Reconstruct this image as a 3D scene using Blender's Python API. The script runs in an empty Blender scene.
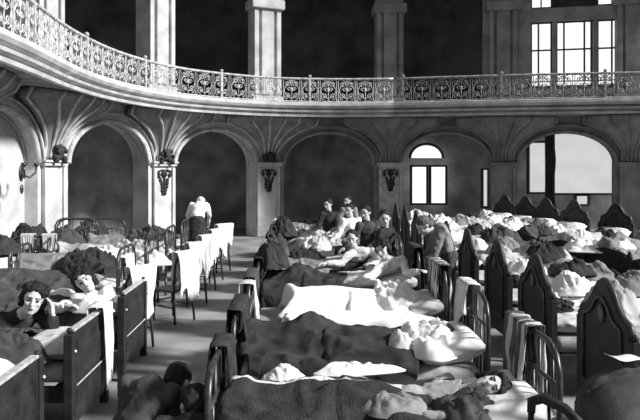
import bpy, bmesh, math, random
from mathutils import Vector, Matrix, noise
V = Vector; PI = math.pi
random.seed(7)
col = bpy.context.scene.collection
H = 2.1

# ------------------------------------------------------------------ materials
def mat(name, c, c2=None, scale=6.0, rough=0.8, bump=0.0, bscale=None, metal=0.0, detail=4, spec=0.3):
    m = bpy.data.materials.new(name); m.use_nodes = True
    nt = m.node_tree; b = nt.nodes['Principled BSDF']
    b.inputs['Roughness'].default_value = rough; b.inputs['Metallic'].default_value = metal
    b.inputs['Specular IOR Level'].default_value = spec
    tc = nt.nodes.new('ShaderNodeTexCoord')
    n = nt.nodes.new('ShaderNodeTexNoise'); n.inputs['Scale'].default_value = scale; n.inputs['Detail'].default_value = detail
    nt.links.new(tc.outputs['Object'], n.inputs['Vector'])
    r = nt.nodes.new('ShaderNodeValToRGB')
    if c2 is None: c2 = c * 0.7
    r.color_ramp.elements[0].position = 0.35; r.color_ramp.elements[1].position = 0.65
    r.color_ramp.elements[0].color = (c2, c2, c2, 1); r.color_ramp.elements[1].color = (c, c, c, 1)
    nt.links.new(n.outputs['Fac'], r.inputs['Fac']); nt.links.new(r.outputs['Color'], b.inputs['Base Color'])
    if bump:
        n2 = nt.nodes.new('ShaderNodeTexNoise'); n2.inputs['Scale'].default_value = bscale or scale * 3; n2.inputs['Detail'].default_value = 6
        nt.links.new(tc.outputs['Object'], n2.inputs['Vector'])
        bp = nt.nodes.new('ShaderNodeBump'); bp.inputs['Strength'].default_value = bump; bp.inputs['Distance'].default_value = 0.02
        nt.links.new(n2.outputs['Fac'], bp.inputs['Height']); nt.links.new(bp.outputs['Normal'], b.inputs['Normal'])
    return m

def stripe_mat(name, base, light, axis, bands, rough=0.9):
    m = mat(name, base, base * .6, 14, rough, .5, 60)
    nt = m.node_tree; b = nt.nodes['Principled BSDF']
    tc = nt.nodes.new('ShaderNodeTexCoord'); sx = nt.nodes.new('ShaderNodeSeparateXYZ')
    nt.links.new(tc.outputs['Generated'], sx.inputs[0])
    r = nt.nodes.new('ShaderNodeValToRGB'); r.color_ramp.interpolation = 'CONSTANT'
    els = r.color_ramp.elements
    els[0].position = 0; els[0].color = (0, 0, 0, 1); els[1].position = .999; els[1].color = (0, 0, 0, 1)
    for a, c in bands:
        e = els.new(a); e.color = (1, 1, 1, 1); e = els.new(c); e.color = (0, 0, 0, 1)
    nt.links.new(sx.outputs[axis], r.inputs['Fac'])
    mix = nt.nodes.new('ShaderNodeMixRGB')
    src = b.inputs['Base Color'].links[0].from_socket
    nt.links.new(r.outputs['Color'], mix.inputs['Fac']); nt.links.new(src, mix.inputs['Color1'])
    mix.inputs['Color2'].default_value = (light, light, light, 1)
    nt.links.new(mix.outputs['Color'], b.inputs['Base Color'])
    return m

def emit(name, s, grid=False):
    m = bpy.data.materials.new(name); m.use_nodes = True
    nt = m.node_tree; nt.nodes.remove(nt.nodes['Principled BSDF'])
    e = nt.nodes.new('ShaderNodeEmission'); e.inputs['Strength'].default_value = s
    tc = nt.nodes.new('ShaderNodeTexCoord'); n = nt.nodes.new('ShaderNodeTexNoise'); n.inputs['Scale'].default_value = 1.5
    r = nt.nodes.new('ShaderNodeValToRGB'); r.color_ramp.elements[0].color = (.72, .72, .72, 1); r.color_ramp.elements[1].color = (1, 1, 1, 1)
    nt.links.new(tc.outputs['Object'], n.inputs['Vector']); nt.links.new(n.outputs['Fac'], r.inputs['Fac'])
    nt.links.new(r.outputs['Color'], e.inputs['Color']); nt.links.new(e.outputs[0], nt.nodes['Material Output'].inputs[0])
    return m

M = dict(
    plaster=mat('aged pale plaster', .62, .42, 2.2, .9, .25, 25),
    cove=mat('shaded cove plaster', .30, .18, 3, .9, .3, 25),  # shade under the balcony overhang darkened into the plaster colour
    plaster_shaded=mat('shaded plaster', .29, .18, 2.5, .9, .3, 25),  # pale plaster with shade put into its colour: far end, balcony slab
    moulding=mat('moulded plaster', .60, .36, 5, .8, .3, 30),
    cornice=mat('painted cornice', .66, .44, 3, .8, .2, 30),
    cornice_shaded=mat('shaded cornice', .46, .30, 3, .8, .2, 30),  # same cornice, its fall into shade carried by the darker colour
    inner=mat('shaded corridor plaster', .42, .20, 1.3, .9, .2, 20),  # unlit corridor: shade painted into the plaster tone
    upper=mat('shaded gallery interior', .10, .045, 1.3, .95, .2, 20),  # deep gallery shade painted onto the back wall and ceiling, no cloth there
    floor=mat('worn stone floor', .34, .17, 1.1, .62, .15, 40, detail=8),
    relief=mat('dark relief', .05, .02, 14, .7, .4, 50),
    iron=mat('black bed iron', .045, .02, 20, .35, 0, metal=0, spec=.6),
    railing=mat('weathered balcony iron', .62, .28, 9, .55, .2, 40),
    railing_shaded=mat('shaded balcony iron', .38, .16, 9, .55, .2, 40),  # same iron as the left railing, with shade put into the colour
    wood=mat('dark varnished wood', .034, .014, 7, .5, .2, 40, spec=.25),
    wood2=mat('brown stained wood', .075, .03, 9, .4, .2, 40, spec=.5),
    edge=mat('worn light wood edge', .55, .35, 20, .4),
    brass=mat('polished knob', .8, .6, 20, .25, metal=.6),
    mattress=mat('ticking', .42, .28, 12, .95, .2, 60),
    white=mat('white linen', .86, .76, 5, .95, .2, 90),
    white2=mat('soiled linen', .66, .46, 6, .95, .25, 90),
    grey=mat('grey wool', .26, .17, 6, 1, .25, 120),
    mid=mat('light grey wool', .47, .32, 5, 1, .25, 120),
    dark=mat('dark wool', .045, .022, 8, 1, .3, 130),
    dark2=mat('charcoal cloth', .085, .045, 8, 1, .3, 130),
    skin=mat('skin', .60, .46, 20, .6),
    skind=mat('tanned skin', .38, .25, 20, .6),
    hair=mat('dark hair', .022, .008, 40, .6, .6, 120),
    hairg=mat('greying hair', .16, .06, 40, .7, .6, 120),
    eyedark=mat('eye', .012, .008, 20, .3),
    pane=emit('daylight pane', 1.35),
    blind=emit('sunlit blind', .75),
    stone=mat('dim stone', .12, .06, 4, .9),
)
def crumple(m, sc, dist, stretch=(1, 1, 1)):
    nt = m.node_tree; b = nt.nodes['Principled BSDF']; tc = nt.nodes.new('ShaderNodeTexCoord'); mp = nt.nodes.new('ShaderNodeMapping'); mp.inputs['Scale'].default_value = stretch
    n = nt.nodes.new('ShaderNodeTexNoise'); n.noise_type = 'RIDGED_MULTIFRACTAL'; n.inputs['Scale'].default_value = sc; n.inputs['Detail'].default_value = 2.5; n.inputs['Distortion'].default_value = 1.2
    bp = nt.nodes.new('ShaderNodeBump'); bp.inputs['Strength'].default_value = 1; bp.inputs['Distance'].default_value = dist
    nt.links.new(tc.outputs['Object'], mp.inputs['Vector']); nt.links.new(mp.outputs[0], n.inputs['Vector']); nt.links.new(n.outputs['Fac'], bp.inputs['Height'])
    old = b.inputs['Normal'].links
    if old: nt.links.new(old[0].from_socket, bp.inputs['Normal'])
    nt.links.new(bp.outputs['Normal'], b.inputs['Normal'])
for k, sc_, ds_ in (('white', 3.2, .020), ('white2', 3.6, .045), ('mid', 3.4, .045), ('grey', 3.2, .05), ('dark', 3.5, .06), ('dark2', 3.2, .06)): crumple(M[k], sc_, ds_, (1, 1.5, 1))
M['stripes'] = stripe_mat('striped ward blanket', .04, .66, 'Y', [(.50, .545), (.60, .615), (.74, .775)])
M['striped'] = stripe_mat('striped cloth', .09, .55, 'Y', [(.08, .15), (.25, .3), (.42, .52), (.62, .66), (.78, .88)])
crumple(M['stripes'], 3, .05)
M['striped2'] = stripe_mat('pleated striped cloth', .12, .5, 'Y', [(.05, .2), (.33, .4), (.6, .8)])

# ------------------------------------------------------------------ mesh helpers
def box(bm, x0, x1, y0, y1, z0, z1, bev=0):
    r = bmesh.ops.create_cube(bm, size=1)
    for v in r['verts']:
        v.co = V(((x0 + x1) / 2 + v.co.x * (x1 - x0), (y0 + y1) / 2 + v.co.y * (y1 - y0), (z0 + z1) / 2 + v.co.z * (z1 - z0)))
    if bev:
        es = list({e for v in r['verts'] for e in v.link_edges})
        bmesh.ops.bevel(bm, geom=es, offset=bev, segments=2, affect='EDGES', profile=.5)

def tube(bm, pts, r, seg=6, closed=False):
    pts = [V(p) for p in pts]; n = len(pts); rings = []
    rr = r if isinstance(r, (list, tuple)) else [r] * n
    up = V((0, 0, 1)); prev = None
    for i, p in enumerate(pts):
        a = pts[max(i - 1, 0)]; b = pts[min(i + 1, n - 1)]
        t = (b - a)
        if t.length < 1e-9: t = V((0, 0, 1))
        t.normalize()
        if prev is None:
            s = t.cross(up)
            if s.length < .05: s = t.cross(V((1, 0, 0)))
        else: s = prev - t * prev.dot(t)
        s.normalize(); prev = s; u = s.cross(t)
        rings.append([bm.verts.new(p + (s * math.cos(2 * PI * k / seg) + u * math.sin(2 * PI * k / seg)) * rr[i]) for k in range(seg)])
    for i in range(n - 1):
        for k in range(seg):
            bm.faces.new((rings[i][k], rings[i][(k + 1) % seg], rings[i + 1][(k + 1) % seg], rings[i + 1][k]))
    bm.faces.new(rings[0][::-1]); bm.faces.new(rings[-1])

def ball(bm, c, r, axes=None, seg=14):
    if not isinstance(r, (list, tuple)): r = (r, r, r)
    q = bmesh.ops.create_uvsphere(bm, u_segments=seg, v_segments=max(6, seg // 2 + 2), radius=1)
    c = V(c)
    for v in q['verts']:
        a = v.co.copy()
        if axes: v.co = c + axes[0] * (a.x * r[0]) + axes[1] * (a.y * r[1]) + axes[2] * (a.z * r[2])
        else: v.co = c + V((a.x * r[0], a.y * r[1], a.z * r[2]))

def capsule(bm, p0, p1, r0, r1, seg=12):
    p0 = V(p0); p1 = V(p1)
    d = p1 - p0
    if d.length > 1e-5:
        pts = []; rr = []
        n = 5
        dn = d.normalized()
        for k in range(n):
            a = PI / 2 * (1 - k / (n - 1)); pts.append(p0 - dn * r0 * math.sin(a)); rr.append(max(r0 * math.cos(a), .001))
        for k in range(1, n + 1):
            a = PI / 2 * ((k - 1) / (n - 1)); pts.append(p1 + dn * r1 * math.sin(a)); rr.append(max(r1 * math.cos(a), .001))
        tube(bm, pts, rr, seg)

def prism(bm, outline, axis, a, b):
    # outline list of 2D points; axis 'x': (y,z) extruded a..b along x ; 'y': (x,z) ; 
    def P(p, t): return V((t, p[0], p[1])) if axis == 'x' else V((p[0], t, p[1]))
    va = [bm.verts.new(P(p, a)) for p in outline]; vb = [bm.verts.new(P(p, b)) for p in outline]
    bm.faces.new(va[::-1]); bm.faces.new(vb); n = len(outline)
    for i in range(n): bm.faces.new((va[i], va[(i + 1) % n], vb[(i + 1) % n], vb[i]))

def link(name, bm, m, parent=None, loc=None, rz=0, smooth=False):
    bmesh.ops.recalc_face_normals(bm, faces=bm.faces)
    me = bpy.data.meshes.new(name); bm.to_mesh(me); bm.free()
    me.materials.append(M[m] if isinstance(m, str) else m)
    if smooth:
        for p in me.polygons: p.use_smooth = True
    o = bpy.data.objects.new(name, me); col.objects.link(o)
    if parent: o.parent = parent
    if loc is not None: o.location = loc
    if rz: o.rotation_euler = (0, 0, rz)
    return o

def tag(o, label=None, cat=None, group=None, kind=None):
    for k, v in (('label', label), ('category', cat), ('group', group), ('kind', kind)):
        if v: o[k] = v
    return o

def empty(name, loc, rz=0):
    o = bpy.data.objects.new(name, None); col.objects.link(o); o.location = loc; o.rotation_euler = (0, 0, rz); o.empty_display_size = .1
    return o

def copy_tree(o, parent=None):
    c = o.copy(); col.objects.link(c)
    if parent: c.parent = parent
    for ch in list(o.children): copy_tree(ch, c)
    return c

def bake_remesh(bm, vox, smooth_it=2, wob=0, wscale=8, seed=0):
    me = bpy.data.meshes.new('tmp'); bmesh.ops.recalc_face_normals(bm, faces=bm.faces); bm.to_mesh(me); bm.free()
    ob = bpy.data.objects.new('tmp', me); col.objects.link(ob)
    md = ob.modifiers.new('r', 'REMESH'); md.mode = 'VOXEL'; md.voxel_size = vox; md.use_smooth_shade = True
    dg = bpy.context.evaluated_depsgraph_get(); dg.update()
    m2 = bpy.data.meshes.new_from_object(ob.evaluated_get(dg))
    bpy.data.objects.remove(ob); bpy.data.meshes.remove(me)
    b2 = bmesh.new(); b2.from_mesh(m2); bpy.data.meshes.remove(m2)
    for _ in range(smooth_it): bmesh.ops.smooth_vert(b2, verts=b2.verts, factor=.5, use_axis_x=True, use_axis_y=True, use_axis_z=True)
    if wob:
        b2.normal_update()
        ofs = V((seed * 3.1, seed * 1.7, 0))
        for v in b2.verts:
            n = noise.noise(v.co * wscale + ofs); n2 = abs(noise.noise(v.co * wscale * 2.2 + ofs * 2))
            v.co += v.normal * wob * (n + .8 * (.4 - n2))
    return b2

# ------------------------------------------------------------------ architecture
def fr(A, B):
    t = (V(B) - V(A)); L = t.length; t.normalize(); n = V((t.y, -t.x)); return t, n, L
PIERS = [(-5.7, 2.0), (-5.7, 5.9), (-5.6, 9.8), (-5.37, 13.7), (-3.76, 17.3), (-1.02, 19.8), (2.85, 20.3), (6.34, 20.0), (9.96, 19.2), (13.6, 18.2)]
IMP, RISE, HW, SOF, TOPS = 2.2, 1.02, 1.43, 3.66, 3.92

def arch_pts(c, hw, n=24):
    return [(c - hw * math.cos(PI * k / n), IMP + RISE * math.sin(PI * k / n)) for k in range(n + 1)]

def to_world(bm, A, t, n):
    # local (s, outward-to-room o, z) -> world
    for v in bm.verts:
        s, o, z = v.co
        v.co = V((A[0] + t.x * s + n.x * o, A[1] + t.y * s + n.y * o, z))

walls = ['wall_left_front', 'wall_left_middle', 'wall_left', 'wall_left_rear', 'wall_corner_left', 'wall_back_left', 'wall_back', 'wall_back_right', 'wall_right_rear']
def bay(i, A, B):
    t, n, L = fr(A, B); c = L / 2
    bm = bmesh.new()
    solid = i <= 2
    ap = arch_pts(c, HW)
    z1 = SOF + .02
    out = [(0, 0), (c - HW, 0)] + ap + [(c + HW, 0), (L, 0), (L, z1), (0, z1)]
    prism(bm, out, 'y', -.5, 0)
    if solid:   # blind niche
        box(bm, c - HW - .1, c + HW + .1, -.5, -.28, 0, IMP + RISE + .1)
    to_world(bm, A, t, n)
    w = link(walls[i], bm, 'plaster' if i < 5 else 'plaster_shaded'); tag(w, kind='structure')
    # archivolt and outer rib
    bm = bmesh.new()
    tube(bm, [(s, .02, z) for s, z in ap], .065, 6)
    ap2 = [(c - (HW + .2) * math.cos(PI * k / 24), .05, IMP + (RISE + .2) * math.sin(PI * k / 24)) for k in range(25)]
    tube(bm, ap2, .03, 5)
    tube(bm, [(s, -.25, z - .03) for s, z in ap], .03, 5)
    to_world(bm, A, t, n)
    a = link('trim_%d' % (i + 1), bm, 'moulding' if i < 5 else 'plaster_shaded', smooth=True); tag(a, kind='structure')
for i in range(len(PIERS) - 1): bay(i, PIERS[i], PIERS[i + 1])

def pier_frame(i):
    P = V(PIERS[i]); a = V(PIERS[max(i - 1, 0)]); b = V(PIERS[min(i + 1, len(PIERS) - 1)])
    t = ((P - a).normalized() if i else V((0, 0))) + ((b - P).normalized() if i < len(PIERS) - 1 else V((0, 0)))
    t.normalize(); return P, t, V((t.y, -t.x))

tn = 20
for i in range(1, len(PIERS) - 1):
    P, t, n = pier_frame(i)
    mt = 'plaster' if i <= 5 else 'plaster_shaded'
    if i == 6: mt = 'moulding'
    bm = bmesh.new(); w = .35
    box(bm, -w, w, -.52, .12, 0, IMP - .02)
    box(bm, -w - .03, w + .03, -.53, .16, 0, .3, .02)
    for k in (-1, 1):   # pilaster strips on the pier face
        box(bm, k * w - .07 if k > 0 else -w - .02, w + .02 if k > 0 else -w + .07, .1, .17, .3, IMP - .1)
    box(bm, -w - .06, w + .06, -.55, .2, IMP - .05, IMP + .02, .01)
    box(bm, -w - .09, w + .09, -.58, .24, IMP + .02, IMP + .07, .01)
    to_world(bm, P, t, n)
    o = link('trim_%d' % tn, bm, mt); tag(o, kind='structure'); tn += 1
    # cove console spreading up to the balcony
    bm = bmesh.new(); rows = []
    NR = 14; NC = 12
    half = 1.85
    for r in range(NR + 1):
        f = r / NR; z = IMP + .07 + (SOF - IMP - .09) * f
        q = (z - IMP) / (RISE + .22)
        hw = half - (HW + .2) * math.sqrt(max(0, 1 - q * q)) if q < 1 else half
        hw = min(max(hw, .30), 1.45)
        out = .12 + .85 * (1 - math.cos(f * PI / 2)) ** .9
        rows.append([bm.verts.new((hw * (2 * k / NC - 1), out * (1 - .35 * abs(2 * k / NC - 1) ** 2) , z)) for k in range(NC + 1)])
    for r in range(NR):
        for k in range(NC): bm.faces.new((rows[r][k], rows[r][k + 1], rows[r + 1][k + 1], rows[r + 1][k]))
    ribs = [[rows[r][k].co.copy() + V((0, .02, 0)) for r in range(NR + 1)] for k in (0, 3, 5, 7, 9, NC)]
    ex = bmesh.ops.extrude_face_region(bm, geom=bm.faces[:])
    for v in [g for g in ex['geom'] if isinstance(g, bmesh.types.BMVert)]: v.co.y -= .25
    to_world(bm, P, t, n)
    o = link('trim_%d' % tn, bm, 'cove' if i <= 5 else 'plaster_shaded', smooth=True); tag(o, kind='structure')
    bm = bmesh.new()
    for rb in ribs: tube(bm, rb, .035, 5)
    to_world(bm, P, t, n)
    o = link('rib', bm, 'moulding' if i <= 5 else 'plaster_shaded', o, smooth=True); tn += 1

# balcony edge (smoothed)
EDGE = [(-4.5, 1.5), (-4.3, 5), (-4.2, 9), (-4.32, 12), (-4.1, 14.2), (-3.45, 16.0), (-2.5, 17.2), (-.9, 18.25), (.88, 18.6), (2.7, 18.5), (4.5, 18.1), (6.5, 17.7), (9.2, 17.3), (13, 16.9)]
OUT = [(-8.6, 1.5), (-8.6, 5), (-8.6, 9), (-8.6, 12), (-8.3, 15), (-7.2, 18), (-5.4, 20.5), (-2.8, 22.2), (.3, 22.9), (3, 23), (5.2, 22.8), (7.8, 22.5), (10.4, 22), (14.5, 21.2)]
def cat(pts, n=8):
    o = []
    for i in range(len(pts) - 1):
        p0 = V(pts[max(i - 1, 0)]); p1 = V(pts[i]); p2 = V(pts[i + 1]); p3 = V(pts[min(i + 2, len(pts) - 1)])
        for k in range(n):
            u = k / n
            o.append(.5 * ((2 * p1) + (p2 - p0) * u + (2 * p0 - 5 * p1 + 4 * p2 - p3) * u * u + (3 * p1 - p0 - 3 * p2 + p3) * u ** 3))
    o.append(V(pts[-1])); return o
E = cat(EDGE); O = cat(OUT)
def normals(P):
    r = []
    for i in range(len(P)):
        t = (P[min(i + 1, len(P) - 1)] - P[max(i - 1, 0)]).normalized(); r.append(V((t.y, -t.x)))
    return r
EN = normals(E)
bm = bmesh.new(); va = []; 
for e, o in zip(E, O):
    va.append([bm.verts.new((e.x, e.y, SOF)), bm.verts.new((e.x, e.y, TOPS)), bm.verts.new((o.x, o.y, TOPS)), bm.verts.new((o.x, o.y, SOF))])
for i in range(len(va) - 1):
    for k in range(4): bm.faces.new((va[i][k], va[i][(k + 1) % 4], va[i + 1][(k + 1) % 4], va[i + 1][k]))
bm.faces.new(va[0]); bm.faces.new(va[-1][::-1])
tag(link('trim_40', bm, 'plaster_shaded'), kind='structure')
# cornice profile swept on the edge
prof = [(-.02, 3.58), (.08, 3.58), (.10, 3.64), (.02, 3.65), (.02, 3.69), (.15, 3.71), (.17, 3.76), (.06, 3.77), (.06, 3.80), (.20, 3.83), (.24, 3.89), (.24, 3.97), (.16, 3.99), (-.02, 3.99)]
def sweep(bm, P, N, prof):
    rows = [[bm.verts.new((p.x + n.x * a, p.y + n.y * a, z)) for a, z in prof] for p, n in zip(P, N)]
    for i in range(len(rows) - 1):
        for k in range(len(prof)): bm.faces.new((rows[i][k], rows[i][(k + 1) % len(prof)], rows[i + 1][(k + 1) % len(prof)], rows[i + 1][k]))
    bm.faces.new(rows[0]); bm.faces.new(rows[-1][::-1])
split = next(i for i, e in enumerate(E) if e.x > 2.6)
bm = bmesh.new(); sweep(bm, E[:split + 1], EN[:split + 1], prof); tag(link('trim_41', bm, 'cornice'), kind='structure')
bm = bmesh.new(); sweep(bm, E[split:], EN[split:], prof); tag(link('trim_42', bm, 'cornice_shaded'), kind='structure')

# balcony railing: scrollwork panels
def spiral(cx, cz, r0, turns, a0, sgn, n=18):
    return [(cx + r0 * (1 - .75 * k / n) * math.cos(a0 + sgn * turns * 2 * PI * k / n), 0, cz + r0 * (1 - .75 * k / n) * math.sin(a0 + sgn * turns * 2 * PI * k / n)) for k in range(n + 1)]
def panel_mesh():
    bm = bmesh.new(); r = .013
    W = .25
    for s in (-1, 1):
        tube(bm, spiral(s * .12, .53, .10, 1.3, PI / 2, s), r, 4)
        tube(bm, spiral(s * .12, .17, .10, 1.3, -PI / 2, s), r, 4)
        tube(bm, spiral(s * .07, .36, .06, 1.2, 0 if s > 0 else PI, s), r, 4)
        tube(bm, [(s * .02, 0, .1), (s * .20, 0, .25), (s * .22, 0, .36), (s * .17, 0, .45), (s * .03, 0, .6)], r, 4)
        ball(bm, (s * .12, 0, .53), .025, seg=6); ball(bm, (s * .12, 0, .17), .025, seg=6)
        tube(bm, [(s * .24, 0, .02), (s * .24, 0, .66)], .012, 4)
    tube(bm, [(0, 0, .02), (0, 0, .66)], .012, 4)
    ball(bm, (0, 0, .35), (.035, .03, .06), seg=6)
    for a in range(5):
        an = PI / 2 + (a - 2) * .5
        tube(bm, [(0, 0, .6), (.07 * math.cos(an), 0, .6 + .06 * math.sin(an) - .03)], [.012, .004], 4)
    me = bpy.data.meshes.new('panel'); bmesh.ops.recalc_face_normals(bm, faces=bm.faces); bm.to_mesh(me); bm.free(); return me
pm = panel_mesh(); pmd = pm.copy(); pm.materials.append(M['railing']); pmd.materials.append(M['railing_shaded'])
def railing(P, N, mname, me, label):
    root = empty('balcony_railing', (P[0].x, P[0].y, 3.99)); tag(root, label, 'railing')
    base = V((P[0].x, P[0].y, 0))
    Q = [p - n * -.08 for p, n in zip(P, N)]
    for nm, z, r in (('handrail', 4.67, .035), ('bottom_rail', 4.02, .02)):
        bm = bmesh.new(); tube(bm, [(q.x - base.x, q.y - base.y, z - 3.99) for q in Q], r, 6)
        link(nm, bm, mname, root, smooth=True)
    d = [0]
    for i in range(1, len(Q)): d.append(d[-1] + (Q[i] - Q[i - 1]).length)
    n = int(d[-1] / .53); k = 0
    for j in range(n):
        s = (j + .5) * d[-1] / n
        while d[k + 1] < s: k += 1
        f = (s - d[k]) / (d[k + 1] - d[k]); p = Q[k].lerp(Q[k + 1], f); t = (Q[k + 1] - Q[k])
        o = bpy.data.objects.new('panel', me); col.objects.link(o); o.parent = root
        o.location = (p.x - base.x, p.y - base.y, 0.01); o.rotation_euler = (0, 0, math.atan2(t.y, t.x))
        if j % 5 == 0:
            bm = bmesh.new(); q = p
            box(bm, -.03, .03, -.03, .03, .0, .70); ball(bm, (0, 0, .74), .05, seg=8)
            link('post', bm, mname, root, (p.x - base.x, p.y - base.y, 0.01), math.atan2(t.y, t.x))
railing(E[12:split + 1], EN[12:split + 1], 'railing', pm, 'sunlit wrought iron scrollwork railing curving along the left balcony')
railing(E[split:-6], EN[split:-6], 'railing_shaded', pmd, 'shaded wrought iron scrollwork railing on the balcony below the upper window')

# outer walls (corridor back wall below, gallery back wall above)
def ribbon(name, P, off, z0, z1, m):
    bm = bmesh.new(); N = normals(P)
    rows = []
    for p, n in zip(P, N):
        a = p + n * off; b = p + n * (off - .25)
        rows.append([bm.verts.new((a.x, a.y, z0)), bm.verts.new((a.x, a.y, z1)), bm.verts.new((b.x, b.y, z1)), bm.verts.new((b.x, b.y, z0))])
    for i in range(len(rows) - 1):
        for k in range(4): bm.faces.new((rows[i][k], rows[i][(k + 1) % 4], rows[i + 1][(k + 1) % 4], rows[i + 1][k]))
    bm.faces.new(rows[0]); bm.faces.new(rows[-1][::-1])
    tag(link(name, bm, m), kind='structure')
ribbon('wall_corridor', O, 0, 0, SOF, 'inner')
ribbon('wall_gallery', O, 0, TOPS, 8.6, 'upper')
# gallery ceiling
bm = bmesh.new(); va = []
for i in range(len(PIERS)):
    pass
EB = [e - n * .9 for e, n in zip(E, EN)]
va = [[bm.verts.new((e.x, e.y, 8.3)), bm.verts.new((o.x, o.y, 8.3)), bm.verts.new((o.x, o.y, 8.5)), bm.verts.new((e.x, e.y, 8.5))] for e, o in zip(EB, O)]
for i in range(len(va) - 1):
    for k in range(4): bm.faces.new((va[i][k], va[i][(k + 1) % 4], va[i + 1][(k + 1) % 4], va[i + 1][k]))
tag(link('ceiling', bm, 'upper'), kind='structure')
# upper pilasters
for i in range(2, len(PIERS)):
    P, t, n = pier_frame(i)
    bm = bmesh.new(); w = .44 if i < 6 else .42
    box(bm, -w, w, -.5, .0, TOPS, 8.4)
    for a, b in ((-w, -w + .14), (-.2, .2), (w - .14, w)): box(bm, a, b, -.02, .09, TOPS + .45, 7.0, .012)
    box(bm, -w - .06, w + .06, -.5, .12, TOPS, TOPS + .4, .02)
    box(bm, -w - .1, w + .1, -.5, .18, 7.0, 7.3, .03)
    to_world(bm, P, t, n)
    tag(link('trim_%d' % tn, bm, 'plaster' if i < 6 else 'plaster_shaded'), kind='structure'); tn += 1
# wall with upper windows on the bay above the big arch, plus plain wall strip
A, B = PIERS[7], PIERS[8]; t, n, L = fr(A, B)
bm = bmesh.new()
wx0, wx1 = .85, L - .28; wz0, wz1 = 4.60, 6.65
for a, b, z0, z1 in ((-.6, wx0, TOPS, 8.5), (wx1, L + .4, TOPS, 8.5), (wx0, wx1, TOPS, wz0), (wx0, wx1, wz1, 7.05), (wx0, wx1, 7.5, 8.5)): box(bm, a, b, -.4, -.1, z0, z1)
to_world(bm, A, t, n); tag(link('wall_upper_right', bm, 'plaster_shaded'), kind='structure')
A2, B2 = PIERS[8], PIERS[9]; t2, n2, L2 = fr(A2, B2)
bm = bmesh.new(); box(bm, .3, L2, -.4, -.1, TOPS, 8.5); to_world(bm, A2, t2, n2); tag(link('wall_upper_far_right', bm, 'plaster_shaded'), kind='structure')
def window(name, A, t, n, lights, off, frame_m, pane_m, bars):
    root = empty(name, (A[0], A[1], 0)); root['kind'] = 'structure'
    bm = bmesh.new(); bp = bmesh.new()
    for (a, b, z0, z1) in lights:
        box(bp, a, b, off - .02, off, z0, z1)
        for q in ((a - .05, a, z0 - .05, z1 + .05), (b, b + .05, z0 - .05, z1 + .05), (a, b, z0 - .05, z0), (a, b, z1, z1 + .05)):
            box(bm, q[0], q[1], off - .05, off + .06, q[2], q[3])
    for a, b, z0, z1 in bars: box(bm, a, b, off - .01, off + .04, z0, z1)
    for q in (bm, bp): to_world(q, (0, 0), t, n)
    link('window_frame', bm, frame_m, root); link('window_pane', bp, pane_m, root)
w3 = (wx1 - wx0)
l1 = (wx0 + .05, wx0 + w3 * .23); l2 = (wx0 + w3 * .31, wx0 + w3 * .68); l3 = (wx0 + w3 * .77, wx1 - .05)
bars = []
for (a, b), fs in ((l1, (.35,)), (l2, (.2, .82)), (l3, (.7,))):
    for f in fs: bars.append((a + (b - a) * f - .025, a + (b - a) * f + .025, wz0, wz1))
    bars.append((a, b, wz0 + 1.15, wz0 + 1.2))
window('window_1', A, t, n, [(a, b, wz0 + .05, wz1 - .05) for a, b in (l1, l2, l3)], -.3, 'stone', 'pane', bars)
bm = bmesh.new(); box(bm, l1[1] + .05, l2[0] - .05, -.35, -.08, wz0, wz1); box(bm, l2[1] + .05, l3[0] - .05, -.35, -.08, wz0, wz1)
to_world(bm, A, t, n); tag(link('trim_60', bm, 'plaster_shaded'), kind='structure')
window('window_2', A, t, n, [(wx0 + .05, wx0 + .6, 7.12, 7.4), (wx1 - .6, wx1 - .05, 7.12, 7.4)], -.3, 'stone', 'pane', [(wx0 + .3, wx0 + .34, 7.1, 7.4)])
# guard bar in front of the upper window
bm = bmesh.new(); tube(bm, [(wx0 - .1, .0, wz0 + .16), (wx1 + .1, .0, wz0 + .16)], .02); tube(bm, [(wx0 - .1, .0, wz0 + .02), (wx1 + .1, .0, wz0 + .02)], .02)
for s in (wx0 - .08, wx1 + .08): box(bm, s - .02, s + .02, -.12, .02, wz0, wz0 + .2)
to_world(bm, A, t, n); tag(link('guard_rail', bm, 'iron'), 'thin dark guard rail across the foot of the upper right window', 'rail')

# windows seen through the arches: helper for a frontal pane group at depth d from pixel boxes
def W(px, py, d): return (px - 300) / 640 * d, H + (168 - py) / 640 * d
tX = V((1, 0)); nX = V((0, -1))
def win_px(name, d, boxes, bars, pane, arch=None):
    root = empty(name, (0, d, 0)); root['kind'] = 'structure'
    bm = bmesh.new(); bp = bmesh.new()
    for (x0, y0, x1, y1) in boxes:
        a, z1 = W(x0, y0, d); b, z0 = W(x1, y1, d)
        box(bp, a, b, 0, .02, z0, z1)
        for q in ((a - .07, a, z0 - .07, z1 + .07), (b, b + .07, z0 - .07, z1 + .07), (a, b, z0 - .07, z0), (a, b, z1, z1 + .07)): box(bm, q[0], q[1], -.08, .05, q[2], q[3])
    if arch:
        x0, yt, x1, yb = arch; a, z1 = W(x0, yt, d); b, z0 = W(x1, yb, d); c = (a + b) / 2; hw = (b - a) / 2
        pts = [(c + hw * math.cos(PI * k / 16), z0 + (z1 - z0) * math.sin(PI * k / 16)) for k in range(17)]
        prism(bp, pts, 'y', 0, .02)
        tube(bm, [(p[0], -.02, p[1]) for p in pts] , .05, 5)
    for (x0, y0, x1, y1) in bars:
        a, z1 = W(x0, y0, d); b, z0 = W(x1, y1, d); box(bm, a, b, -.06, -.005, z0, z1)
    link('window_frame', bm, 'stone', root); link('window_pane', bp, pane, root)
win_px('window_3', 22.2, [(412, 167, 426, 203), (431, 167, 445, 203)], [], 'pane', (410, 144, 443, 158))
win_px('window_4', 21.4, [(529, 143, 546, 192), (554, 132, 616, 193), (619, 148, 626, 182), (576, 196, 587, 204)], [], 'blind')
win_px('window_5', 21.9, [(483, 170, 487, 206)], [], 'blind')

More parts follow.
